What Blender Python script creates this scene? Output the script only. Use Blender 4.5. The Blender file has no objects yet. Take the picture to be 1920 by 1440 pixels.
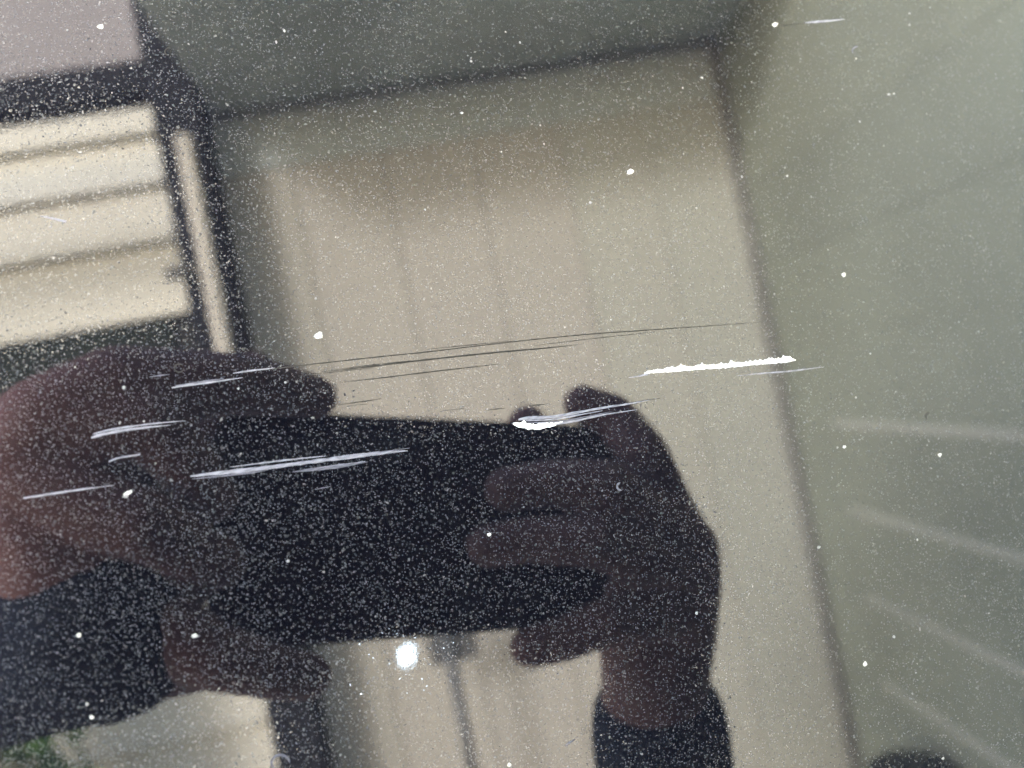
import bpy, bmesh, math, random
from mathutils import Vector, Matrix, noise

random.seed(7)
sc = bpy.context.scene
COL = sc.collection

# ------------------------------------------------------------------ camera, sky, sun, exposure
W, Hh, F = 1920.0, 1440.0, 1507.0            # photograph size and focal length in its pixels
DIST = 0.13                                  # lens to car panel, metres
HEIGHT = 1.25                                # height of the scratch above the ground
FOOT = (630.0, 930.0)                        # where the panel faces the lens squarely
DEPTH_AXIS = (800.0, 760.0)                  # level direction straight away from the car
ROLL = math.radians(11.0)

def ray(px, py):
    return Vector(((px - W / 2) / F, -(py - Hh / 2) / F, -1.0))

NC = -ray(*FOOT).normalized()                # panel normal, towards the lens (camera axes)
def refl(v): return v - 2 * v.dot(NC) * NC
def mirror(p): return p - 2 * ((p - OC).dot(NC)) * NC
OC = -NC * DIST                              # a point of the panel
YV = ray(*DEPTH_AXIS).normalized()
_up = Vector((-math.sin(ROLL), math.cos(ROLL), 0))
ZV = (_up - YV * _up.dot(YV)).normalized()
XV = YV.cross(ZV)
XR, YR, ZR = refl(XV), -refl(YV), refl(ZV)
RW = Matrix((XR, YR, ZR))                    # camera axes -> world axes
LIFT = Vector((0, 0, HEIGHT))
def c2w(p): return RW @ (p - OC) + LIFT
def far(px, py, depth):
    """world point 'depth' metres out from the car that the polished panel shows at a picture point"""
    r = ray(px, py)
    t = (depth + YV.dot(OC)) / YV.dot(r)
    v = r * t - OC
    return Vector((v.dot(XV), -v.dot(YV), v.dot(ZV))) + LIFT
def near(px, py, h):
    """world point h metres in front of the phone's back, and metres per picture pixel there"""
    r = ray(px, py)
    # mirror(t r).z = -h
    c = 2 * OC.dot(NC)
    a = r.z - 2 * r.dot(NC) * NC.z
    t = (-h - c * NC.z) / a
    return c2w(mirror(r * t)), t / F

cam_d = bpy.data.cameras.new('camera'); cam = bpy.data.objects.new('camera', cam_d); COL.objects.link(cam)
cam_d.sensor_width = 36; cam_d.lens = 36 * F / W
cam_d.clip_start = 0.004; cam_d.clip_end = 500
cam_d.dof.use_dof = True; cam_d.dof.focus_distance = 0.136; cam_d.dof.aperture_fstop = 11
cam.matrix_world = Matrix.Translation(c2w(Vector((0, 0, 0)))) @ RW.to_4x4()
sc.camera = cam

SUN_EL, SUN_AZ = math.radians(27), math.radians(-28)    # azimuth from +y (behind the car), minus = left
sdir = Vector((math.sin(SUN_AZ) * math.cos(SUN_EL), math.cos(SUN_AZ) * math.cos(SUN_EL), math.sin(SUN_EL)))
world = bpy.data.worlds.new('World'); sc.world = world; world.use_nodes = True
wn = world.node_tree; wn.nodes.clear()
wo = wn.nodes.new('ShaderNodeOutputWorld'); wb = wn.nodes.new('ShaderNodeBackground')
sky = wn.nodes.new('ShaderNodeTexSky'); sky.sky_type = 'NISHITA'; sky.sun_disc = False
sky.sun_elevation = SUN_EL; sky.sun_rotation = SUN_AZ; sky.dust_density = 1.5; sky.air_density = 1.3
wb.inputs['Strength'].default_value = 0.15
wn.links.new(sky.outputs[0], wb.inputs[0]); wn.links.new(wb.outputs[0], wo.inputs[0])
sun_d = bpy.data.lights.new('sun', 'SUN'); sun_d.energy = 1.05; sun_d.angle = math.radians(11); sun_d.color = (1, .97, .955)
sun = bpy.data.objects.new('sun', sun_d); COL.objects.link(sun)
sun.rotation_euler = sdir.to_track_quat('Z', 'Y').to_euler()
vs = sc.view_settings
vs.view_transform = 'Standard'; vs.look = 'None'; vs.gamma = 1; vs.use_curve_mapping = False
vs.exposure = 4.4
sc.render.engine = 'CYCLES'
cy = sc.cycles
cy.use_denoising = True
cy.max_bounces = 5; cy.diffuse_bounces = 2; cy.glossy_bounces = 3
cy.sample_clamp_indirect = 4

# ------------------------------------------------------------------ materials
def mat(name, rgb, rough=.6, vary=.12, scale=6.0, spec=.4, metallic=0.0, emit=None, bump=0.0):
    m = bpy.data.materials.new(name); m.use_nodes = True
    nt = m.node_tree; b = nt.nodes['Principled BSDF']
    b.inputs['Roughness'].default_value = rough; b.inputs['Metallic'].default_value = metallic
    b.inputs['Specular IOR Level'].default_value = spec
    tc = nt.nodes.new('ShaderNodeTexCoord'); nz = nt.nodes.new('ShaderNodeTexNoise')
    nz.inputs['Scale'].default_value = scale; nz.inputs['Detail'].default_value = 5
    nt.links.new(tc.outputs['Object'], nz.inputs['Vector'])
    rp = nt.nodes.new('ShaderNodeValToRGB')
    lo = [c * (1 - vary) for c in rgb]; hi = [min(1, c * (1 + vary)) for c in rgb]
    rp.color_ramp.elements[0].color = (*lo, 1); rp.color_ramp.elements[0].position = .3
    rp.color_ramp.elements[1].color = (*hi, 1); rp.color_ramp.elements[1].position = .7
    nt.links.new(nz.outputs['Fac'], rp.inputs[0]); nt.links.new(rp.outputs[0], b.inputs['Base Color'])
    if bump:
        bp = nt.nodes.new('ShaderNodeBump'); bp.inputs['Strength'].default_value = bump
        nt.links.new(nz.outputs['Fac'], bp.inputs['Height']); nt.links.new(bp.outputs[0], b.inputs['Normal'])
    if emit:
        b.inputs['Emission Color'].default_value = (*emit[:3], 1); b.inputs['Emission Strength'].default_value = emit[3]
    return m

def paint_material():
    m = bpy.data.materials.new('black_metallic_paint'); m.use_nodes = True
    nt = m.node_tree; b = nt.nodes['Principled BSDF']; L = nt.links.new
    b.inputs['Roughness'].default_value = 0.0
    b.inputs['IOR'].default_value = 1.5
    tc = nt.nodes.new('ShaderNodeTexCoord')
    mp = nt.nodes.new('ShaderNodeMapping'); mp.inputs['Scale'].default_value = (1000, 1000, 0)   # millimetres on the panel
    L(tc.outputs['Object'], mp.inputs['Vector'])
    def math_(op, a, bb=None, clamp=False):
        n = nt.nodes.new('ShaderNodeMath'); n.operation = op; n.use_clamp = clamp
        for i, v in enumerate((a, bb)):
            if v is None: continue
            if isinstance(v, (int, float)): n.inputs[i].default_value = v
            else: L(v, n.inputs[i])
        return n.outputs[0]
    total = None
    # (cells per mm, share of cells with a visible flake, flake radius in cells, strength)
    for k, (s, share, rad, amp) in enumerate(((2.1, .6, .30, .8), (1.2, .5, .24, 1.2))):
        off = nt.nodes.new('ShaderNodeMapping'); off.inputs['Location'].default_value = (13.7 * k, 5.1 * k, 0)
        off.inputs['Rotation'].default_value = (0, 0, .4 + .9 * k)
        L(mp.outputs[0], off.inputs['Vector'])
        wob = nt.nodes.new('ShaderNodeTexNoise'); wob.noise_dimensions = '2D'; wob.inputs['Scale'].default_value = 3.0 * s
        L(off.outputs[0], wob.inputs['Vector'])
        add = nt.nodes.new('ShaderNodeMix'); add.data_type = 'VECTOR'; add.inputs[0].default_value = .18 / s
        sub = nt.nodes.new('ShaderNodeVectorMath'); sub.operation = 'SUBTRACT'; sub.inputs[1].default_value = (.5, .5, .5)
        L(wob.outputs['Color'], sub.inputs[0])
        sm = nt.nodes.new('ShaderNodeVectorMath'); sm.operation = 'MULTIPLY_ADD'; sm.inputs[1].default_value = (.5 / s,) * 3
        L(sub.outputs[0], sm.inputs[0]); L(off.outputs[0], sm.inputs[2])
        vo = nt.nodes.new('ShaderNodeTexVoronoi'); vo.voronoi_dimensions = '2D'; vo.inputs['Scale'].default_value = s
        L(sm.outputs[0], vo.inputs['Vector'])
        sep = nt.nodes.new('ShaderNodeSeparateColor'); L(vo.outputs['Color'], sep.inputs[0])
        bright = math_('MULTIPLY', math_('SUBTRACT', sep.outputs[0], 1 - share), 1 / share, True)
        bright = math_('POWER', bright, 1.6)
        rr = math_('MULTIPLY', math_('ADD', sep.outputs[1], .45), rad)
        edge = math_('DIVIDE', math_('SUBTRACT', rr, vo.outputs['Distance']), rad * .45, True)
        f = math_('MULTIPLY', math_('MULTIPLY', bright, edge), amp)
        total = f if total is None else math_('ADD', total, f)
    # patches where the flake lies denser
    cl = nt.nodes.new('ShaderNodeTexNoise'); cl.noise_dimensions = '2D'; cl.inputs['Scale'].default_value = .11; cl.inputs['Detail'].default_value = 3
    L(mp.outputs[0], cl.inputs['Vector'])
    mr = nt.nodes.new('ShaderNodeMapRange'); mr.inputs[1].default_value = .3; mr.inputs[2].default_value = .7; mr.inputs[3].default_value = .6; mr.inputs[4].default_value = 1.3
    L(cl.outputs['Fac'], mr.inputs[0])
    total = math_('MULTIPLY', total, mr.outputs[0])
    col = nt.nodes.new('ShaderNodeMix'); col.data_type = 'RGBA'; col.blend_type = 'MIX'; col.clamp_factor = False
    col.inputs[6].default_value = (.0042, .0043, .0066, 1); col.inputs[7].default_value = (FLAKE * .90, FLAKE * .95, FLAKE, 1)
    L(total, col.inputs[0]); L(col.outputs[2], b.inputs['Base Color'])
    # orange peel of the clear coat
    n1 = nt.nodes.new('ShaderNodeTexNoise'); n1.noise_dimensions = '2D'; n1.inputs['Scale'].default_value = .9; n1.inputs['Detail'].default_value = 3
    L(mp.outputs[0], n1.inputs['Vector'])
    hgt = n1.outputs['Fac']
    bp = nt.nodes.new('ShaderNodeBump'); bp.inputs['Strength'].default_value = 1.0; bp.inputs['Distance'].default_value = PEEL
    L(hgt, bp.inputs['Height']); L(bp.outputs[0], b.inputs['Normal'])
    return m
FLAKE = .03
PEEL = 1.5e-6

def scratch_material(name, rgb, rough=.7, streak=True):
    m = bpy.data.materials.new(name); m.use_nodes = True
    nt = m.node_tree; b = nt.nodes['Principled BSDF']
    b.inputs['Roughness'].default_value = rough; b.inputs['Specular IOR Level'].default_value = .05
    tc = nt.nodes.new('ShaderNodeTexCoord'); mp = nt.nodes.new('ShaderNodeMapping')
    mp.inputs['Scale'].default_value = (700, 6000, 1); mp.inputs['Rotation'].default_value = (0, 0, -.12)
    nz = nt.nodes.new('ShaderNodeTexNoise'); nz.inputs['Scale'].default_value = 1.0; nz.inputs['Detail'].default_value = 3
    rp = nt.nodes.new('ShaderNodeValToRGB')
    rp.color_ramp.elements[0].position = .35; rp.color_ramp.elements[0].color = (*[c * .45 for c in rgb], 1)
    rp.color_ramp.elements[1].position = .65; rp.color_ramp.elements[1].color = (*rgb, 1)
    nt.links.new(tc.outputs['Object'], mp.inputs[0]); nt.links.new(mp.outputs[0], nz.inputs['Vector'])
    nt.links.new(nz.outputs['Fac'], rp.inputs[0]); nt.links.new(rp.outputs[0], b.inputs['Base Color'])
    return m

# ------------------------------------------------------------------ helpers
def link(name, me, m=None, parent=None, smooth=False):
    o = bpy.data.objects.new(name, me); COL.objects.link(o)
    if m: me.materials.append(m)
    if parent: o.parent = parent
    if smooth:
        for p in me.polygons: p.use_smooth = True
    return o
def mesh(name, verts, faces):
    me = bpy.data.meshes.new(name); me.from_pydata([tuple(v) for v in verts], [], faces); me.update(); return me
def tag(o, label, cat, group=None, kind=None):
    o['label'] = label; o['category'] = cat
    if group: o['group'] = group
    if kind: o['kind'] = kind
    return o
def empty(name, loc=(0, 0, 0)):
    o = bpy.data.objects.new(name, None); COL.objects.link(o); o.location = loc; o.empty_display_size = .05
    return o
def bm_mesh(name, bm):
    me = bpy.data.meshes.new(name); bm.normal_update(); bm.to_mesh(me); bm.free(); return me
def box(name, o, ax, ay, az, sx, sy, sz, m, parent, bevel=.004):
    """box with its corner range given along three unit axes"""
    bm = bmesh.new(); bmesh.ops.create_cube(bm, size=1)
    for v in bm.verts:
        c = v.co.copy()
        v.co = o + ax * ((c.x + .5) * (sx[1] - sx[0]) + sx[0]) + ay * ((c.y + .5) * (sy[1] - sy[0]) + sy[0]) + az * ((c.z + .5) * (sz[1] - sz[0]) + sz[0])
    bmesh.ops.recalc_face_normals(bm, faces=bm.faces[:])
    if bevel: bmesh.ops.bevel(bm, geom=bm.edges[:], offset=bevel, segments=2, affect='EDGES', profile=.5)
    inv = parent.matrix_world.inverted() if parent else None
    me = bm_mesh(name, bm)
    ob = link(name, me, m, None)
    if parent:
        ob.parent = parent; ob.matrix_parent_inverse = Matrix.Translation(-parent.location)
    return ob
AX, AY, AZ = Vector((1, 0, 0)), Vector((0, 1, 0)), Vector((0, 0, 1))
ZERO = Vector((0, 0, 0))

# ------------------------------------------------------------------ the setting, as the panel reflects it
M_con = mat('concrete', (.22, .22, .20), .85, .2, 3, bump=.2)
g = link('ground', mesh('ground', [(-60, -60, 0), (60, -60, 0), (60, 60, 0), (-60, 60, 0)], [(0, 1, 2, 3)]), M_con); g['kind'] = 'structure'

WALL = 1.95
# wall of upright cladding sheets opposite the car
M_cl = [mat('beige_cladding', c, .7, .05, 1.5) for c in ((.605, .588, .520), (.605, .585, .53), (.605, .583, .53), (.585, .588, .525), (.575, .587, .525))]
M_joint = mat('cladding_backing', (.52, .50, .46), .8)
PD = 1.76
pl_ = far(300, 300, PD).x; pr_ = far(390, 300, PD).x
xl = far(440, 700, WALL).x; xr = far(1462, 700, WALL).x
ztop = far(850, 150, WALL).z
wall = empty('cladding_wall', (0, -WALL, 0)); tag(wall, 'beige wall of upright cladding sheets mirrored in the middle of the paint', 'wall')
n = 6; pw = (xr - xl) / n
for i in range(n):
    box('cladding_sheet', ZERO, AX, AY, AZ, (xl + i * pw + .0008, xl + (i + 1) * pw - .0008), (-WALL - .03, -WALL), (0.0, ztop), M_cl[(0, 1, 2, 1, 3, 4)[i]], wall, .005)
box('backing', ZERO, AX, AY, AZ, (far(372, 400, WALL + .06).x, xr + .02), (-WALL - .09, -WALL - .035), (0, ztop), M_joint, wall, 0)
M_dark = mat('dark_stained_timber', (.026, .027, .034), .8, .3, 8, spec=.1)
M_rail = mat('grey_rail', (.24, .25, .25), .75, .2, 8, spec=.2)
M_dgrn = mat('dark_grey_corner_strip', (.27, .27, .25), .7)
box('top_rail', ZERO, AX, AY, AZ, (xl, xr), (-WALL + .002, -WALL + .02), (ztop - .017, ztop), M_rail, wall, .004)
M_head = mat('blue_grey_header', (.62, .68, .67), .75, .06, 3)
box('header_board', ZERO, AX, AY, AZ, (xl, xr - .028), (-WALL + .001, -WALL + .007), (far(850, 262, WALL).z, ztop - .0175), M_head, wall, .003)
box('corner_strip', ZERO, AX, AY, AZ, (xr - .026, xr + .0), (-WALL + .002, -WALL + .028), (0, ztop - .02), M_dgrn, wall, .006)

# side wall of level planks, running back past the car
q0 = Vector((xr + .004, -WALL, 0))
dv = ray(860, 745); q1d = Vector((dv.dot(XV), -dv.dot(YV), 0)).normalized()     # direction going away from the car
sd = -q1d                                                                       # towards the car
sn = Vector((-sd.y, sd.x, 0))                                                   # into the yard (towards -x)
if sn.x > 0: sn = -sn
side = empty('plank_wall', (q0.x, q0.y, 0)); tag(side, 'grey green wall of level planks with pale battens low down, mirrored on the right', 'wall')
M_pl = [mat('grey_green_plank', c, .75, .12, 2.0) for c in ((.42, .455, .375), (.41, .445, .37), (.425, .46, .38))]
M_bat = mat('pale_batten', (.68, .695, .625), .6)
ph = .21; z = -.02; k = 0
while z < 3.1:
    box('plank', q0, sd, -sn, AZ, (0, 4.2), (0, .03), (max(z, 0) + .0005, z + ph - .0005), M_pl[k % 3], side, .0016)
    if z + ph < HEIGHT - .05: box('batten', q0, sd, -sn, AZ, (.25, 4.2), (-.005, -.0005), (z + ph - .006, z + ph + .012), M_bat, side, .001)
    z += ph; k += 1

# roof over the wall
M_ceil = mat('grey_green_roof_board', (.52, .57, .54), .8, .2, 3)
roof = empty('lean_to_roof', (0, -WALL, ztop)); tag(roof, 'dark lean-to roof of long boards above the beige wall', 'roof')
r0 = -WALL - .1; rw = .118
for i in range(6):
    box('roof_board', ZERO, AX, AY, AZ, ((pl_ + .03) if r0 + (i + 1) * rw < -PD - .125 else (pr_ + .003), xr + .3), (r0 + i * rw + .003, r0 + (i + 1) * rw - .003), (ztop + .004, ztop + .04), M_ceil, roof, .004)

# house with lap siding seen past the post
HOUSE = 2.35
house = empty('house_wall', (far(0, 400, HOUSE).x, -HOUSE, 0)); tag(house, 'cream house wall of lap siding boards, mirrored on the left', 'building')
M_sid = mat('cream_siding', (.88, .845, .73), .6, .05, 2)
M_sid2 = mat('cream_siding_edge', (.30, .32, .29), .6, .05, 2)
hx0 = far(0, 700, HOUSE).x - 2.2; hx1 = far(480, 1380, HOUSE).x + .05
lines = [195, 297, 395, 505, 650]                      # board edges at the picture's left border
zs = [far(0, y, HOUSE).z for y in lines]
def siding(z1, z0):
    vs_, fs_ = [], []
    prof = [(0.0, z1 - .009), (.030, z0 + .012), (.033, z0 + .004), (.030, z0), (.0, z0)]
    for x in (hx0, hx1):
        for d, zz in prof: vs_.append((x, -HOUSE + d, zz))
    m_ = len(prof)
    for i in range(m_ - 1): fs_.append((i, m_ + i, m_ + i + 1, i + 1))
    o = link('siding_board', mesh('siding_board', vs_, fs_), M_sid, None); o.parent = house; o.matrix_parent_inverse = Matrix.Translation(-house.location)
for a_, b_ in zip(zs[:-1], zs[1:]): siding(a_, b_)
zb = zs[-1] - .14
M_base = mat('dark_green_base_board', (.02, .028, .022), .8, .3)
box('base_board', ZERO, AX, AY, AZ, (hx0, far(330, 640, HOUSE).x), (-HOUSE, -HOUSE + .02), (zb + .002, zs[-1] - .004), M_base, house, .003)
zz = far(150, 1390, HOUSE).z; stepz = (zs[1] - zs[4]) / 3
while zb > 0.05:
    siding(zb, max(zb - stepz, 0.0)); zb -= stepz
M_mauve = mat('mauve_grey_render', (.44, .41, .42), .8, .08, 2)
M_gap = mat('siding_backing', (.05, .05, .05), .9)
box('siding_backing', ZERO, AX, AY, AZ, (hx0, hx1), (-HOUSE - .06, -HOUSE - .002), (0, zs[0]), M_gap, house, 0)
box('upper_wall', ZERO, AX, AY, AZ, (hx0, hx1), (-HOUSE - .12, -HOUSE - .062), (zs[0] + .02, 5), M_mauve, house, 0)
z_h = far(0, 165, HOUSE).z
# dark beam and post of the lean-to
PD = 1.76
post = empty('timber_post', (pl_, -PD, 0)); tag(post, 'dark stained timber post with a pale trim board on its edge', 'post')
box('post', ZERO, AX, AY, AZ, (pl_, pr_), (-PD - .12, -PD), (0, ztop + .9), M_dark, post, .006)
M_trim = mat('pale_trim', (.74, .70, .62), .6, .06)
zt = far(350, 255, PD).z
box('trim_board', ZERO, AX, AY, AZ, (pl_ + .045, pl_ + .082), (-PD + .002, -PD + .03), (far(410, 950, PD).z, zt), M_trim, post, .012)
M_brk = mat('black_latch', (.05, .05, .05), .5)
zl = far(335, 515, PD).z
box('latch', ZERO, AX, AY, AZ, (pl_ - .030, pl_ + .044), (-PD + .002, -PD + .03), (zl - .012, zl + .012), M_brk, post, .004)
beam = tag(box('timber_beam', ZERO, AX, AY, AZ, (pl_ - 2.5, pl_ - .004), (-PD - .11, -PD - .01), (far(0, 205, PD).z, far(0, 142, PD).z), M_dark, None, .006),
           'dark timber beam running level from the post', 'beam')

# work light on a thin stand in front of the beige wall
LD = 1.65
lp = far(764, 1228, LD)
wl = empty('work_light', (lp.x + .06, -LD, 0)); tag(wl, 'lit white work light on a thin dark stand below the mirrored phone', 'lamp')
M_led = mat('lit_led', (1, 1, 1), .5, 0, emit=(.62, .82, 1.0, 6))
M_met = mat('dark_grey_metal', (.17, .175, .18), .4, .1, metallic=.3)
def lathe(name, prof, axis_m, m, parent, seg=28):
    vs_, fs_ = [], []
    for r_, h_ in prof:
        for i in range(seg):
            a = 2 * math.pi * i / seg; vs_.append(axis_m @ Vector((r_ * math.cos(a), r_ * math.sin(a), h_)))
    for j in range(len(prof) - 1):
        for i in range(seg): fs_.append((j * seg + i, j * seg + (i + 1) % seg, (j + 1) * seg + (i + 1) % seg, (j + 1) * seg + i))
    fs_.append(tuple(range(seg))[::-1]); fs_.append(tuple((len(prof) - 1) * seg + i for i in range(seg)))
    o = link(name, mesh(name, vs_, fs_), m, None, True); 
    if parent: o.parent = parent; o.matrix_parent_inverse = Matrix.Translation(-parent.location)
    return o
tilt = Matrix.Translation(lp) @ Matrix.Rotation(math.radians(-90), 4, 'X') @ Matrix.Rotation(math.radians(28), 4, 'Z') @ Matrix.Diagonal((.32, .47, .8, 1))
lathe('lamp_housing', [(.020, -.05), (.046, -.03), (.048, -.002)], tilt, M_met, wl)
lathe('lit_lens', [(.043, 0), (.042, .006), (.03, .012), (.005, .016)], tilt, M_led, wl)
top = Vector((lp.x + .09, -LD - .02, lp.z + .02))
lathe('stand_pole', [(.013, 0), (.013, top.z - .004)], Matrix.Translation((top.x, top.y, .004)), M_met, wl, 12)
lathe('stand_base', [(.13, 0.004), (.13, .016), (.03, .03), (.016, .035)], Matrix.Translation((top.x, top.y, 0)), M_met, wl, 24)
box('bracket', ZERO, AX, AY, AZ, (lp.x + .045, lp.x + .15), (-LD - .05, -LD - .035), (lp.z - .05, lp.z + .055), M_met, wl, .004)

# dark bin at the foot of the plank wall
bp_ = far(1735, 1432, 1.45)
M_bin = mat('black_plastic', (.03, .035, .035), .5, .2)
bc = Vector((bp_.x + .04, bp_.y, 0))
off_ = (bc - q0).dot(sn)
if off_ < .10: bc += sn * (.10 - off_)
bn = empty('plastic_bin', bc); tag(bn, 'black plastic bin standing at the foot of the plank wall', 'bin')
mt = Matrix.Translation(bc)
lathe('bin_body', [(.06, .002), (.075, bp_.z - .03)], mt, M_bin, bn, 32)
lathe('bin_lid', [(.085, bp_.z - .029), (.085, bp_.z - .005), (.04, bp_.z + .012), (.01, bp_.z + .014)], mt, M_bin, bn, 32)

# shrub beside the house
M_leaf = mat('shrub_leaf', (.07, .15, .035), .5, .4, 9)
sp = far(-95, 1250, 1.9)
shrub = empty('shrub', (sp.x, sp.y, 0)); tag(shrub, 'dark green leafy shrub in front of the cream house wall', 'shrub')
vs_, fs_ = [], []
for i in range(2600):
    a = random.uniform(0, 2 * math.pi); rr = random.random() ** .5 * .26; zz_ = random.uniform(.02, sp.z + .05 + .1 * noise.noise(Vector((a, 0, 3))))
    wgt = 1 - .35 * abs(zz_ / (sp.z + .1) - .45)
    c = Vector((sp.x + math.cos(a) * rr * wgt, sp.y + math.sin(a) * rr * .7 * wgt, zz_))
    q = Vector((random.gauss(0, 1), random.gauss(0, 1), random.gauss(0, 1))).normalized(); t_ = q.orthogonal().normalized(); u_ = q.cross(t_)
    s_ = random.uniform(.012, .026); b0 = len(vs_)
    vs_ += [c - t_ * s_ * 1.6, c + u_ * s_ * .6, c + t_ * s_ * 1.6, c - u_ * s_ * .6]; fs_.append((b0, b0 + 1, b0 + 2, b0 + 3))
cr = link('foliage', mesh('foliage', vs_, fs_), M_leaf, None); cr.parent = shrub; cr.matrix_parent_inverse = Matrix.Translation(-shrub.location); cr['kind'] = 'stuff'
M_bark = mat('shrub_stem', (.08, .06, .04), .8)
for i in range(4):
    lathe('stem', [(.012, 0.002), (.005, sp.z * .8)], Matrix.Translation((sp.x + .03 * i - .04, sp.y + .02 * (i % 2), 0)) @ Matrix.Rotation(.12 * (i - 1.5), 4, 'Y'), M_bark, shrub, 8)

# ------------------------------------------------------------------ the car panel
M_paint = paint_material()
NW = (RW @ NC).normalized()
UW = (AZ.cross(NW)).normalized(); UW = UW if UW.dot(RW @ Vector((1, 0, 0))) > 0 else -UW
VW = NW.cross(UW)
PM = Matrix((UW, VW, NW)).transposed().to_4x4(); PM.translation = LIFT
PI_ = PM.inverted()
def on_panel(px, py):
    r = ray(px, py); t = OC.dot(NC) / r.dot(NC)
    p = PI_ @ c2w(r * t); return Vector((p.x, p.y, 0))
def sag(u, v):
    du = max(0, abs(u) - .15); dw = max(0, abs(v) - .14)
    return -(.10 * du * du + (.35 if v > 0 else .15) * dw * dw)
nu, nv, hu, hv = 110, 72, 1.3, .42
HB = -.95
HL = -.135  # unseen left edge, cut short so the sun reaches the left hand
us = [HL + (hu - HL) * i / nu for i in range(nu + 1)]; vv_ = [HB + (hv - HB) * j / nv for j in range(nv + 1)]
pv = []; pf = []
for v in vv_:
    for u in us: pv.append((u, v, sag(u, v)))
for j in range(nv):
    for i in range(nu): b0 = j * (nu + 1) + i; pf.append((b0, b0 + 1, b0 + nu + 2, b0 + nu + 1))
panel = link('car_panel', mesh('car_panel', pv, pf), M_paint, None, True)
panel.matrix_world = PM
so = panel.modifiers.new('thickness', 'SOLIDIFY'); so.thickness = .0012; so.offset = -1
tag(panel, 'black metallic car body panel with white scratches, mirroring hands and a phone', 'car panel')
M_ib = mat('black_rubber', (.02, .02, .02), .7)
# folded hem along the panel's edges
for nm, pts in (('hem', [(u, hv) for u in us]), ('hem', [(u, HB) for u in us]), ('hem', [(HL, v) for v in vv_]), ('hem', [(hu, v) for v in vv_])):
    hvx, hf = [], []
    for i, (u, v) in enumerate(pts):
        s = sag(u, v)
        eu = math.copysign(1, u) if pts[0][0] == pts[-1][0] else 0
        ev = math.copysign(1, v) if not eu else 0
        hvx += [(u, v, s - .0002), (u + eu * .002, v + ev * .002, s - .003), (u, v, s - .018)]
        if i: b0 = 3 * i; hf += [(b0 - 3, b0, b0 + 1, b0 - 2), (b0 - 2, b0 + 1, b0 + 2, b0 - 1)]
    link(nm, mesh(nm, hvx, hf), M_paint, panel, True)

# ------------------------------------------------------------------ scratches and chips in the paint
PX = on_panel(961, 720) - on_panel(960, 720); PXS = PX.length
M_white = scratch_material('bare_white_primer', (.8, .8, .78), .8)
M_pale = scratch_material('pale_scratch', (.22, .22, .255))
M_mid = scratch_material('grey_scratch', (.11, .11, .135))
M_faint = scratch_material('faint_scratch', (.036, .034, .031))
def scratch(pts, widths, m, jag=0.0, part='scratch', lift=2.2e-5, label=None, seed=0):
    """a groove with a raised burr along a polyline of picture points"""
    P = [on_panel(*p) for p in pts]
    # resample smoothly
    seg = []; L_ = [0]
    for a, b in zip(P[:-1], P[1:]): L_.append(L_[-1] + (b - a).length)
    N = max(12, int(L_[-1] / (PXS * (1.2 if jag else 5))))
    vs_, fs_ = [], []
    rnd = random.Random(seed + int(pts[0][0] * 7 + pts[0][1]))
    for k in range(N + 1):
        s = L_[-1] * k / N; i = 0
        while i < len(P) - 2 and L_[i + 1] < s: i += 1
        t = (s - L_[i]) / max(1e-9, L_[i + 1] - L_[i])
        p0 = P[max(i - 1, 0)]; p1 = P[i]; p2 = P[i + 1]; p3 = P[min(i + 2, len(P) - 1)]
        c = .5 * ((2 * p1) + (p2 - p0) * t + (2 * p0 - 5 * p1 + 4 * p2 - p3) * t * t + (3 * p1 - p0 - 3 * p2 + p3) * t ** 3)
        d = (p2 - p1).normalized(); nrm = Vector((-d.y, d.x, 0))
        w = (widths[i] * (1 - t) + widths[i + 1] * t) * PXS * .5
        q = s / PXS
        wu = w * (1 + jag * (noise.noise(Vector((q * .07, seed + 1.3, 0))) * 1.1 + max(0, noise.noise(Vector((q * .17, 7.7, seed)))) * 2.0)) + jag * w * .10 * rnd.random()
        wd = w * (1 + jag * .45 * noise.noise(Vector((q * .15, 4.2, seed + 5))) + .15 * jag * rnd.random())
        if not jag:
            e = 1 + .35 * noise.noise(Vector((q * .06, seed, 2.2))); wu *= e; wd *= e
        wu = max(wu, 1e-6); wd = max(wd, 1e-6)
        vs_ += [c + nrm * wu + Vector((0, 0, lift)), c + nrm * wu * .3 + Vector((0, 0, lift + .00003)), c - nrm * wd * .4 + Vector((0, 0, lift + .00001)), c - nrm * wd + Vector((0, 0, lift))]
        if k:
            b0 = 4 * k
            for j in range(3): fs_.append((b0 - 4 + j, b0 - 3 + j, b0 + 1 + j, b0 + j))
    o = link(part, mesh(part, vs_, fs_), m, panel, True)
    if label: o['label'] = label
    return o
# the two gouges down to white primer
scratch([(1208, 701), (1222, 697), (1262, 693), (1310, 689), (1350, 686), (1400, 682), (1445, 678), (1474, 675), (1492, 675)], [1.6, 5.5, 8.2, 7.6, 9.5, 7, 7.4, 9.4, .7], M_white, .9, 'gouge', label='ragged white gouge, the longest bare one', seed=3)
scratch([(1178, 708), (1195, 706), (1215, 701)], [.5, 2.2, 4], M_pale, lift=1.6e-5)
scratch([(962, 794), (975, 797), (1000, 800), (1030, 797), (1055, 791)], [2, 9, 11, 8, 1.5], M_white, .8, 'gouge', label='short white gouge by the mirrored phone edge', seed=9)
scratch([(972, 787), (990, 784), (1040, 781), (1090, 772), (1140, 763), (1180, 757), (1232, 747)], [3, 6, 5, 4.5, 4, 3, .6], M_pale, seed=2)
scratch([(985, 789), (1040, 786), (1080, 779), (1130, 770)], [2, 3, 3, .8], M_pale)
scratch([(990, 793), (1050, 790), (1100, 781), (1150, 771)], [2, 2.5, 2.2, .6], M_mid)
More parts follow.
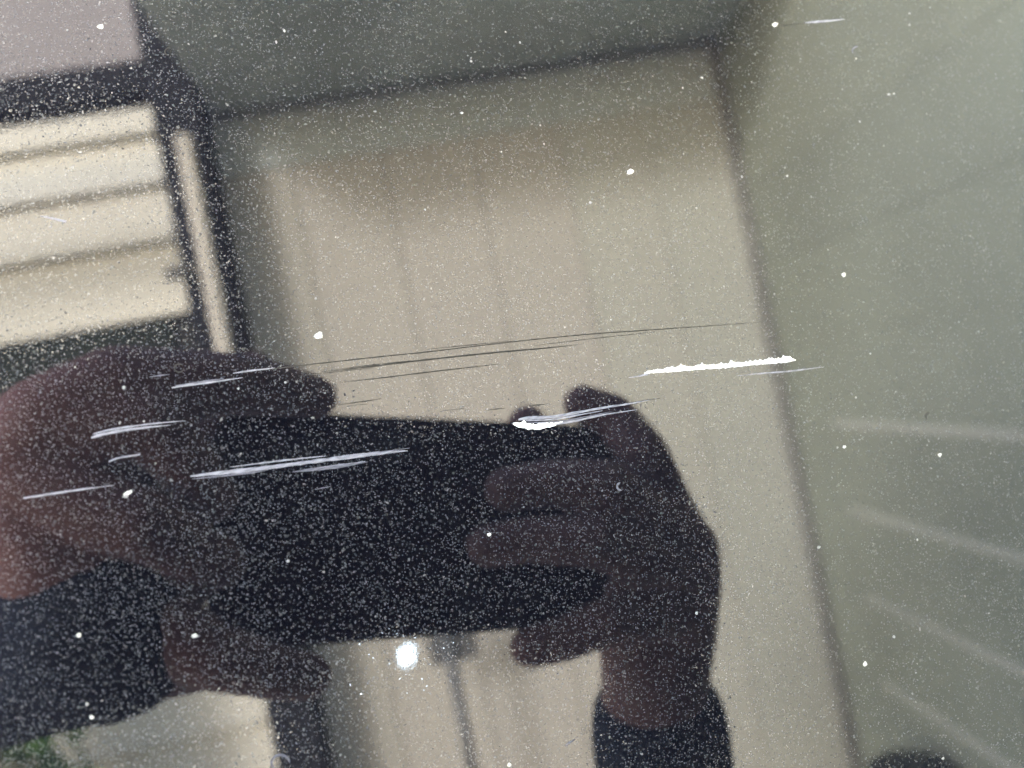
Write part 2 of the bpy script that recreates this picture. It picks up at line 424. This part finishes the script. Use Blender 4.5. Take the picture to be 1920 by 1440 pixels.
scratch([(1030, 797), (1080, 789), (1130, 778), (1195, 768)], [3, 4, 3, .6], M_pale)
scratch([(1380, 705), (1430, 700), (1480, 696), (1545, 688)], [.6, 2.2, 3, .6], M_pale)
# strokes over the dark of the phone
scratch([(357, 893), (400, 888), (450, 883), (500, 877), (560, 869), (620, 861), (700, 851), (764, 845)], [2.5, 6, 7, 6.5, 6, 7, 7, 1], M_pale, seed=4)
scratch([(430, 876), (500, 867), (560, 860), (612, 855)], [.8, 2.6, 2.6, .8], M_pale)
scratch([(362, 898), (400, 894), (460, 888), (500, 882)], [1, 3, 2.6, .6], M_mid)
scratch([(560, 866), (640, 857), (720, 847), (768, 840)], [1, 2.2, 2.2, .6], M_mid)
scratch([(548, 885), (580, 881), (620, 876), (655, 871), (690, 866)], [.8, 5, 6.5, 6, .8], M_mid, seed=5)
scratch([(575, 881), (620, 874), (685, 865)], [.8, 2.2, .8], M_pale)
scratch([(171, 821), (190, 815), (225, 808), (270, 802), (320, 797)], [3, 5, 5, 4, .8], M_pale, seed=6)
scratch([(174, 814), (205, 806), (250, 799), (300, 793), (347, 789)], [1.5, 3, 2.6, 2.4, .8], M_pale)
scratch([(204, 866), (215, 861), (232, 857), (263, 852)], [2.5, 3, 2.6, 2.6], M_pale)
scratch([(44, 934), (90, 927), (150, 918), (214, 910)], [2.5, 3.5, 3, .8], M_pale)
scratch([(322, 727), (345, 723), (400, 716), (455, 708)], [2, 4, 3.4, .8], M_pale)
scratch([(330, 723), (380, 715), (420, 710)], [1, 2.4, .8], M_mid)
scratch([(437, 700), (470, 695), (515, 690)], [1.5, 3.2, 1.5], M_pale)
scratch([(280, 707), (300, 704), (318, 702)], [.8, 2.5, .8], M_mid)
# fine lines over the bright wall
for p_, w_ in (
    ([(505, 692), (620, 679), (720, 668), (800, 660), (960, 641), (1100, 627), (1200, 620), (1300, 613), (1430, 604)], [1.5, 2.4, 2.4, 2.4, 2.2, 2.6, 2.4, 2.0, .6]),
    ([(600, 697), (690, 688), (760, 679), (860, 668), (950, 659), (1020, 653), (1085, 646)], [.8, 3.2, 3.4, 3.4, 3.6, 3.0, .6]),
    ([(640, 691), (700, 684), (770, 676)], [.6, 2.0, .6]),
    ([(800, 655), (880, 647), (960, 639)], [.6, 1.8, .6]),
    ([(636, 717), (720, 708), (800, 698), (880, 689), (940, 682)], [.8, 2.4, 2.6, 2.4, .6]),
    ([(632, 759), (680, 753), (716, 747)], [1, 2.4, .6]),
    ([(650, 762), (690, 757)], [1, 1]),
    ([(915, 769), (930, 767), (948, 765)], [.8, 2.4, .6]),
    ([(994, 760), (1010, 759), (1028, 757)], [.8, 2.6, .6]),
    ([(1180, 755), (1215, 750), (1240, 746)], [1.4, 2.2, .6]),
    ([(1000, 648), (1120, 634), (1230, 622)], [.6, 1.6, .5]),
    ([(830, 770), (870, 766)], [.6, 1.2]),
    ([(560, 705), (640, 696), (700, 690)], [.6, 1.6, .6])):
    scratch(p_, [q_ * .85 for q_ in w_], M_faint)
scratch([(1508, 43), (1530, 41), (1556, 39), (1584, 36)], [1.2, 5, 4, .8], M_pale)
scratch([(1462, 47), (1485, 46), (1510, 43)], [1, 1.5, 1], M_faint)
scratch([(590, 918), (605, 915), (620, 912)], [.8, 2, .8], M_mid)
scratch([(1060, 1398), (1068, 1392), (1078, 1386)], [1, 4, 1], M_mid)
scratch([(75, 405), (100, 410), (124, 416)], [1, 3, 4], M_pale)

def chip(px, py, r, m, ex=1.0, ang=0.0, part='paint_chip', lift=2.4e-5, ring=False):
    c = on_panel(px, py); rnd = random.Random(int(px * 31 + py)); n_ = 11
    vs_ = [c + Vector((0, 0, lift + .00012 * min(1, r / 8)))]; fs_ = []
    for k_ in range(n_):
        a = 2 * math.pi * k_ / n_; q = r * PXS * rnd.uniform(.72, 1.18)
        x, y = q * math.cos(a) * ex, q * math.sin(a)
        vs_.append(c + Vector((x * math.cos(ang) - y * math.sin(ang), x * math.sin(ang) + y * math.cos(ang), lift)))
    for k_ in range(n_): fs_.append((0, 1 + k_, 1 + (k_ + 1) % n_))
    return link(part, mesh(part, vs_, fs_), m, panel, True)
chips = [(188, 50, 6.5, 1.1), (126, 57, 2.5, 1), (598, 629, 9, 1.2), (1181, 322, 7.5, 1.35), (1582, 515, 6, 1.2), (917, 1002, 4.5, 1), (1622, 1245, 6.5, 1),
         (1316, 146, 4, 1), (975, 80, 3.5, .8), (948, 60, 3, .8), (518, 79, 4, .8), (533, 58, 3.5, .8), (1583, 838, 4.5, 1.3), (1570, 839, 3, 1), (1762, 853, 5, 1.5),
         (1453, 46, 7, 1.4), (1705, 25, 3, 1), (1705, 47, 2.8, 1), (1612, 228, 3.6, .9), (1476, 330, 3.6, 1), (1391, 332, 4, 1), (1306, 390, 3.5, 1.2),
         (148, 1191, 5, 1), (240, 924, 5, 1.8), (236, 930, 4, 1.6), (172, 1345, 4.5, .8), (163, 1320, 4, .8), (365, 1192, 4.5, 1.6), (883, 115, 3.6, .9), (866, 212, 3.6, 1.4),
         (940, 285, 3, .8), (1013, 235, 2.8, 1), (797, 393, 3, 1), (1107, 380, 3.6, 1.5), (1666, 177, 3.5, 1.8), (1676, 176, 3.5, 1.2), (1306, 1150, 4, 1),
         (1676, 1194, 3.6, 1.3), (1535, 1026, 3.6, 1.5), (1768, 1422, 3.6, 1.2), (955, 1434, 4.5, 1.2), (540, 1052, 3, 1.3), (232, 727, 3.6, 1), (447, 729, 3, 1), (535, 717, 3, 1),
         (592, 560, 3, 1), (1720, 1012, 3, 1), (1605, 745, 2.8, 1), (1632, 663, 3, 1), (270, 790, 3, .8), (1280, 165, 3, .8), (1605, 110, 3, .8), (1020, 270, 3, .8), (1744, 14, 2.4, 1)]
M_chip = scratch_material('white_chip', (.5, .5, .47), .8)
M_chip2 = scratch_material('grey_chip', (.25, .25, .25), .8)
for (x, y, r, ex) in chips: chip(x, y, r * .76, M_chip if r >= 4.4 else M_chip2, ex, .2)
# curled marks like tiny rings
def ring(px, py, r, a0, a1, w, m):
    pts = [(px + r * math.cos(a0 + (a1 - a0) * k / 8), py + .85 * r * math.sin(a0 + (a1 - a0) * k / 8)) for k in range(9)]
    scratch(pts, [.8] + [w] * 7 + [.8], m, part='water_mark')
ring(336, 690, 9, 0, 5.6, 2.4, M_faint); ring(526, 1430, 17, 2.2, 6.3, 4, M_mid); ring(1166, 912, 9, 1.6, 4.4, 4, M_mid); ring(318, 97, 9, 2, 5, 2, M_faint)
ring(1608, 96, 10, 2.6, 4.8, 3, M_mid); ring(366, 1188, 8, .4, 2.4, 3, M_mid); ring(1745, 780, 9, 2.2, 4.4, 3, M_faint)

# fine nibs of dust bonded all over the paint
vs_, fs_ = [], []
rd = random.Random(21)
for i in range(420):
    px = rd.uniform(-60, 1980); py = rd.uniform(-60, 1500)
    c = on_panel(px, py); r = (.9 + 1.5 * rd.random() ** 3) * PXS; a0 = rd.uniform(0, 6.28); ex = rd.uniform(1, 1.8)
    b0 = len(vs_); vs_.append(c + Vector((0, 0, 5e-5)))
    for k_ in range(6):
        a = a0 + k_ * math.pi / 3; q = r * rd.uniform(.7, 1.2)
        x, y = q * math.cos(a) * ex, q * math.sin(a)
        vs_.append(c + Vector((x * math.cos(a0) - y * math.sin(a0), x * math.sin(a0) + y * math.cos(a0), 1.8e-5)))
    for k_ in range(6): fs_.append((b0, b0 + 1 + k_, b0 + 1 + (k_ + 1) % 6))
M_FLAKES = []
for k_, c_ in enumerate(((.027, .028, .032), (.050, .052, .059), (.072, .074, .082), (.10, .104, .11))):
    m_ = mat('metal_flake', c_, 0.0, .1, 900, spec=.5); m_.node_tree.nodes['Principled BSDF'].inputs['IOR'].default_value = 1.5; M_FLAKES.append(m_)
fv, ff, fm = [], [], []
for i in range(125000):
    px = rd.uniform(-120, 2040); py = rd.uniform(-120, 1560)
    if not (0 <= px <= 1920 and 0 <= py <= 1440) and rd.random() < .3: continue
    dens = noise.noise(Vector((px * .006, py * .006, 4)))
    if rd.random() > .8 + .5 * dens: continue
    c = on_panel(px, py); r = (.95 + .5 * rd.random() + 1.2 * rd.random() ** 14) * PXS; a0 = rd.uniform(0, 6.28); b0 = len(fv)
    tx, ty = rd.gauss(0, .015), rd.gauss(0, .015); ex = rd.uniform(.75, 1.35)
    for k_ in range(4):
        a = a0 + k_ * math.pi / 2 + rd.uniform(-.5, .5); q = r * rd.uniform(.7, 1.25)
        x, y = q * math.cos(a) * ex, q * math.sin(a) / ex
        fv.append(c + Vector((x, y, 2.2e-5 + x * tx + y * ty)))
    ff.append((b0, b0 + 1, b0 + 2, b0 + 3)); u_ = rd.random(); fm.append(0 if u_ < .42 else 1 if u_ < .80 else 2 if u_ < .988 else 3)
fme = mesh('metal_flakes', fv, ff)
for m_ in M_FLAKES: fme.materials.append(m_)
fme.polygons.foreach_set('material_index', fm)
fl = link('metal_flakes', fme, None, panel); fl['kind'] = 'stuff'
M_nib = scratch_material('dust_nib', (.13, .13, .13), .8)
db = link('dust_specks', mesh('dust_specks', vs_, fs_), M_nib, panel); db['kind'] = 'stuff'

# ------------------------------------------------------------------ phone held at the lens
def cam_pt(x, y, z): return c2w(Vector((x, y, z)))
# outline in the phone's own plane (camera axes, metres), found from its mirrored edges
def plane_uv(px, py):
    r = ray(px, py); c = 2 * OC.dot(NC); a = r.z - 2 * r.dot(NC) * NC.z
    p = mirror(r * (-c * NC.z / a)); return p.x, p.y
_, v_top = plane_uv(800, 778); _, v_bot = plane_uv(800, 1195)
u_l, _ = plane_uv(395, 980); u_r = u_l + .162
M_glass = mat('black_phone_glass', (.006, .006, .008), .12, .1, spec=.5)
M_rim = mat('black_phone_rim', (.02, .02, .022), .35, .1, metallic=.6)
M_lens = mat('lens_glass', (.01, .01, .02), .05, 0, spec=.8)
phone = empty('phone', cam_pt((u_l + u_r) / 2, v_bot, -(-.004))); tag(phone, 'black phone held sideways in both hands, mirrored in the paint', 'phone')
def slab(name, x0, x1, y0, y1, z0, z1, rad, m, parent, bev=.0012):
    bm = bmesh.new(); pts = []
    for cx, cyy, a0 in ((x1 - rad, y1 - rad, 0), (x0 + rad, y1 - rad, 90), (x0 + rad, y0 + rad, 180), (x1 - rad, y0 + rad, 270)):
        for k_ in range(9):
            a = math.radians(a0 + 90 * k_ / 8); pts.append((cx + rad * math.cos(a), cyy + rad * math.sin(a)))
    f = bm.faces.new([bm.verts.new((x, y, z0)) for x, y in pts])
    ret = bmesh.ops.extrude_face_region(bm, geom=[f])
    for v in [e for e in ret['geom'] if isinstance(e, bmesh.types.BMVert)]: v.co.z = z1
    bmesh.ops.recalc_face_normals(bm, faces=bm.faces[:])
    if bev:
        ed = [e for e in bm.edges if abs(e.verts[0].co.z - e.verts[1].co.z) < 1e-7]
        bmesh.ops.bevel(bm, geom=ed, offset=bev, segments=2, affect='EDGES', profile=.5)
    for v in bm.verts: v.co = c2w(v.co)
    o = link(name, bm_mesh(name, bm), m, None)
    o.parent = parent; o.matrix_parent_inverse = Matrix.Translation(-parent.location)
    return o
slab('body', u_l, u_r, v_bot, v_top, .0035, .0105, .010, M_rim, phone)
slab('back_glass', u_l + .001, u_r - .001, v_bot + .001, v_top - .001, .0030, .0036, .009, M_glass, phone, .0002)
slab('screen', u_l + .0015, u_r - .0015, v_bot + .0015, v_top - .0015, .0104, .0112, .008, M_glass, phone, .0002)
for k_, dx in enumerate((0, -.0115, -.023)):
    slab('camera_lens', dx - .0045, dx + .0045, -.0045, .0045, .0020 + (.0003 if k_ == 0 else 0), .0031, .0044, M_lens, phone, .0002)

# ------------------------------------------------------------------ the person's two hands
def skin_material():
    m = mat('skin', (.28, .145, .14), .5, .12, 90, spec=.35, bump=.05)
    return m
M_skin = skin_material()
M_nail = mat('fingernail', (.66, .34, .26), .25, .05, spec=.5)  # nail tone pushed to orange, standing in for warm light on the fingertips
M_sleeve = mat('navy_knit_sleeve', (.022, .030, .055), .9, .3, 160, bump=.4)
def capsule(bm, a, ra, b, rb, seg=16):
    d = (b - a); L_ = d.length
    if L_ < 1e-6: return
    q = d.to_track_quat('Z', 'Y').to_matrix()
    rings = []
    for k_ in range(5):
        t = math.pi / 2 * (k_ / 4); rings.append((a, ra * math.sin(t), -ra * math.cos(t)))
    for k_ in range(5):
        t = math.pi / 2 * (k_ / 4); rings.append((b, rb * math.cos(t), rb * math.sin(t)))
    prev = None
    allv = []
    for c, r_, h_ in rings:
        row = [bm.verts.new(c + q @ Vector((max(r_, 1e-5) * math.cos(2 * math.pi * i / seg), max(r_, 1e-5) * math.sin(2 * math.pi * i / seg), h_))) for i in range(seg)]
        if prev:
            for i in range(seg): bm.faces.new((prev[i], prev[(i + 1) % seg], row[(i + 1) % seg], row[i]))
        else: bm.faces.new(row[::-1])
        prev = row
    bm.faces.new(prev)
def blob_mesh(name, chains, m, parent, voxel=.0011, smooth=10, fac=.5):
    """one continuous skin over chains of joints (world point, radius)"""
    bm = bmesh.new()
    for ch in chains:
        for (a, ra), (b, rb) in zip(ch[:-1], ch[1:]): capsule(bm, a, ra, b, rb)
    me = bm_mesh(name + '_src', bm)
    o = bpy.data.objects.new(name, me); COL.objects.link(o)
    r_ = o.modifiers.new('remesh', 'REMESH'); r_.mode = 'VOXEL'; r_.voxel_size = voxel
    s_ = o.modifiers.new('smooth', 'SMOOTH'); s_.factor = fac; s_.iterations = smooth
    dg = bpy.context.evaluated_depsgraph_get()
    me2 = bpy.data.meshes.new_from_object(o.evaluated_get(dg)); me2.name = name
    o.modifiers.clear(); o.data = me2; bpy.data.meshes.remove(me)
    me2.materials.clear(); me2.materials.append(m)
    for p in me2.polygons: p.use_smooth = True
    o.parent = parent; o.matrix_parent_inverse = Matrix.Translation(-parent.location)
    return o
def J(px, py, h, r): return (near(px, py, h * .001)[0], r * .001)
person = empty('person', cam_pt(0, -.25, .15)); tag(person, 'person in navy sleeves holding the phone up in both hands', 'person')
def nail(parent, tip, dip, r):
    """a nail on the side of the fingertip that faces the car"""
    d = (tip - dip).normalized(); up = -(RW @ Vector((0, 0, 1))); up = (up - d * up.dot(d)).normalized(); sd_ = d.cross(up)
    c = tip + d * r * .15 + up * r * .90
    vs_, fs_ = [], []
    for j in range(5):
        for i in range(7):
            a = (i / 6 - .5) * 1.5; t = j / 4
            w = (1 - max(0, t - .7) * 1.1)
            vs_.append(c + d * ((t - .6) * r * 1.5) + sd_ * math.sin(a) * r * .72 * w + up * ((math.cos(a) - 1) * r * .62 - (t - .4) ** 2 * r * .35))
    for j in range(4):
        for i in range(6): b0 = j * 7 + i; fs_.append((b0, b0 + 1, b0 + 8, b0 + 7))
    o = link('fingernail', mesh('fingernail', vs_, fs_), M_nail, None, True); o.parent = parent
    o.matrix_parent_inverse = Matrix.Translation(-person.location)
    return o
def hand(chains, nails, label):
    o = blob_mesh('hand', chains, M_skin, person); o['label'] = label
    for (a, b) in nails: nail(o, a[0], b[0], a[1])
    return o
# right hand
ri = [J(1092, 757, 5, 7.2), J(1150, 780, 8, 8.2), J(1205, 850, 15, 9.2), J(1262, 990, 10, 11)]
rm = [J(950, 918, 9, 7.6), J(1030, 907, 13, 8.2), J(1135, 912, 20, 9.2), J(1292, 1030, 11, 11)]
rr_ = [J(915, 1024, 9, 7.2), J(1000, 1012, 13, 7.8), J(1115, 1015, 21, 8.8), J(1297, 1085, 11, 10.5)]
rp_ = [J(992, 1214, 4, 6.6), J(1050, 1200, 7, 7.2), J(1140, 1165, 14, 8.0), J(1295, 1140, 10, 10)]
rt = [J(990, 800, -18, 8.4), J(1030, 880, -20, 9.2), J(1110, 1020, -20, 10.5), J(1200, 1180, -8, 13)]
wr = J(1228, 1300, -6, 19.5)
palm = [[ri[3], J(1245, 1180, 0, 14), wr], [rm[3], J(1262, 1190, 0, 14), wr], [rr_[3], J(1275, 1190, 2, 13), wr], [rp_[3], J(1270, 1200, 2, 13), wr], [ri[3], rm[3], rr_[3], rp_[3]],
        [J(1190, 1120, -3, 13), J(1200, 1210, -4, 15), wr], [J(1215, 1060, 2, 11), J(1190, 1130, 0, 12)], [wr, J(1235, 1400, -18, 21), J(1245, 1560, -60, 23)]]
hand([ri, rm, rr_, rp_, rt] + palm, [(ri[0], ri[1]), (rm[0], rm[1]), (rr_[0], rr_[1]), (rp_[0], rp_[1])], 'hand on the right, three fingertips spread on the phone back')
blob_mesh('sleeve', [[J(1236, 1362, -12, 25), J(1245, 1440, -25, 26), J(1256, 1620, -70, 31), J(1262, 1850, -150, 38), J(1262, 2150, -260, 44)]], M_sleeve, person, .0022, 4)
# left hand
li = [J(592, 745, 3, 7.0), J(535, 733, 9, 8.0), J(435, 720, 15, 9.4), J(225, 735, 16, 13)]
lm = [J(398, 935, 9, 7.4), J(365, 890, 16, 8.0), J(285, 795, 22, 9.2), J(95, 800, 14, 14)]
lr = [J(412, 1056, 8, 7.6), J(365, 1035, 15, 8.0), J(260, 980, 23, 9.2), J(0, 900, 12, 14)]
lp_ = [J(578, 1268, 3, 6.8), J(520, 1262, 7, 7.4), J(400, 1230, 12, 9), J(80, 1080, 10, 15)]
lt = [J(475, 700, -14, 7.6), J(430, 770, -20, 9), J(300, 900, -22, 11), J(130, 1080, -10, 14)]
lw = J(20, 1200, -12, 25)
lpalm = [[li[3], J(130, 950, 2, 17), lw], [lm[3], J(60, 980, 2, 17), lw], [lr[3], J(60, 1040, 0, 16), lw], [lp_[3], J(80, 1130, -2, 17), lw], [li[3], lm[3], lr[3], lp_[3]],
         [J(240, 830, 2, 13), J(160, 1000, 0, 15), J(130, 1130, -4, 17)], [lw, J(-80, 1260, -40, 24), J(-200, 1330, -80, 25)], [J(400, 1230, 4, 9), J(260, 1220, 0, 15), J(120, 1190, -8, 20)], [J(330, 1080, 6, 11), J(220, 1110, 0, 15), J(120, 1120, -4, 17)]]
hand([li, lm, lr, lp_, lt] + lpalm, [(li[0], li[1]), (lm[0], lm[1]), (lr[0], lr[1]), (lp_[0], lp_[1])], 'hand on the left, index finger along the top edge')
blob_mesh('sleeve', [[J(205, 1185, 2, 24), J(140, 1170, 0, 27), J(60, 1175, -6, 29), J(-20, 1205, -20, 29), J(-110, 1250, -50, 29), J(-260, 1340, -110, 33), J(-420, 1500, -220, 40)]], M_sleeve, person, .0022, 4)
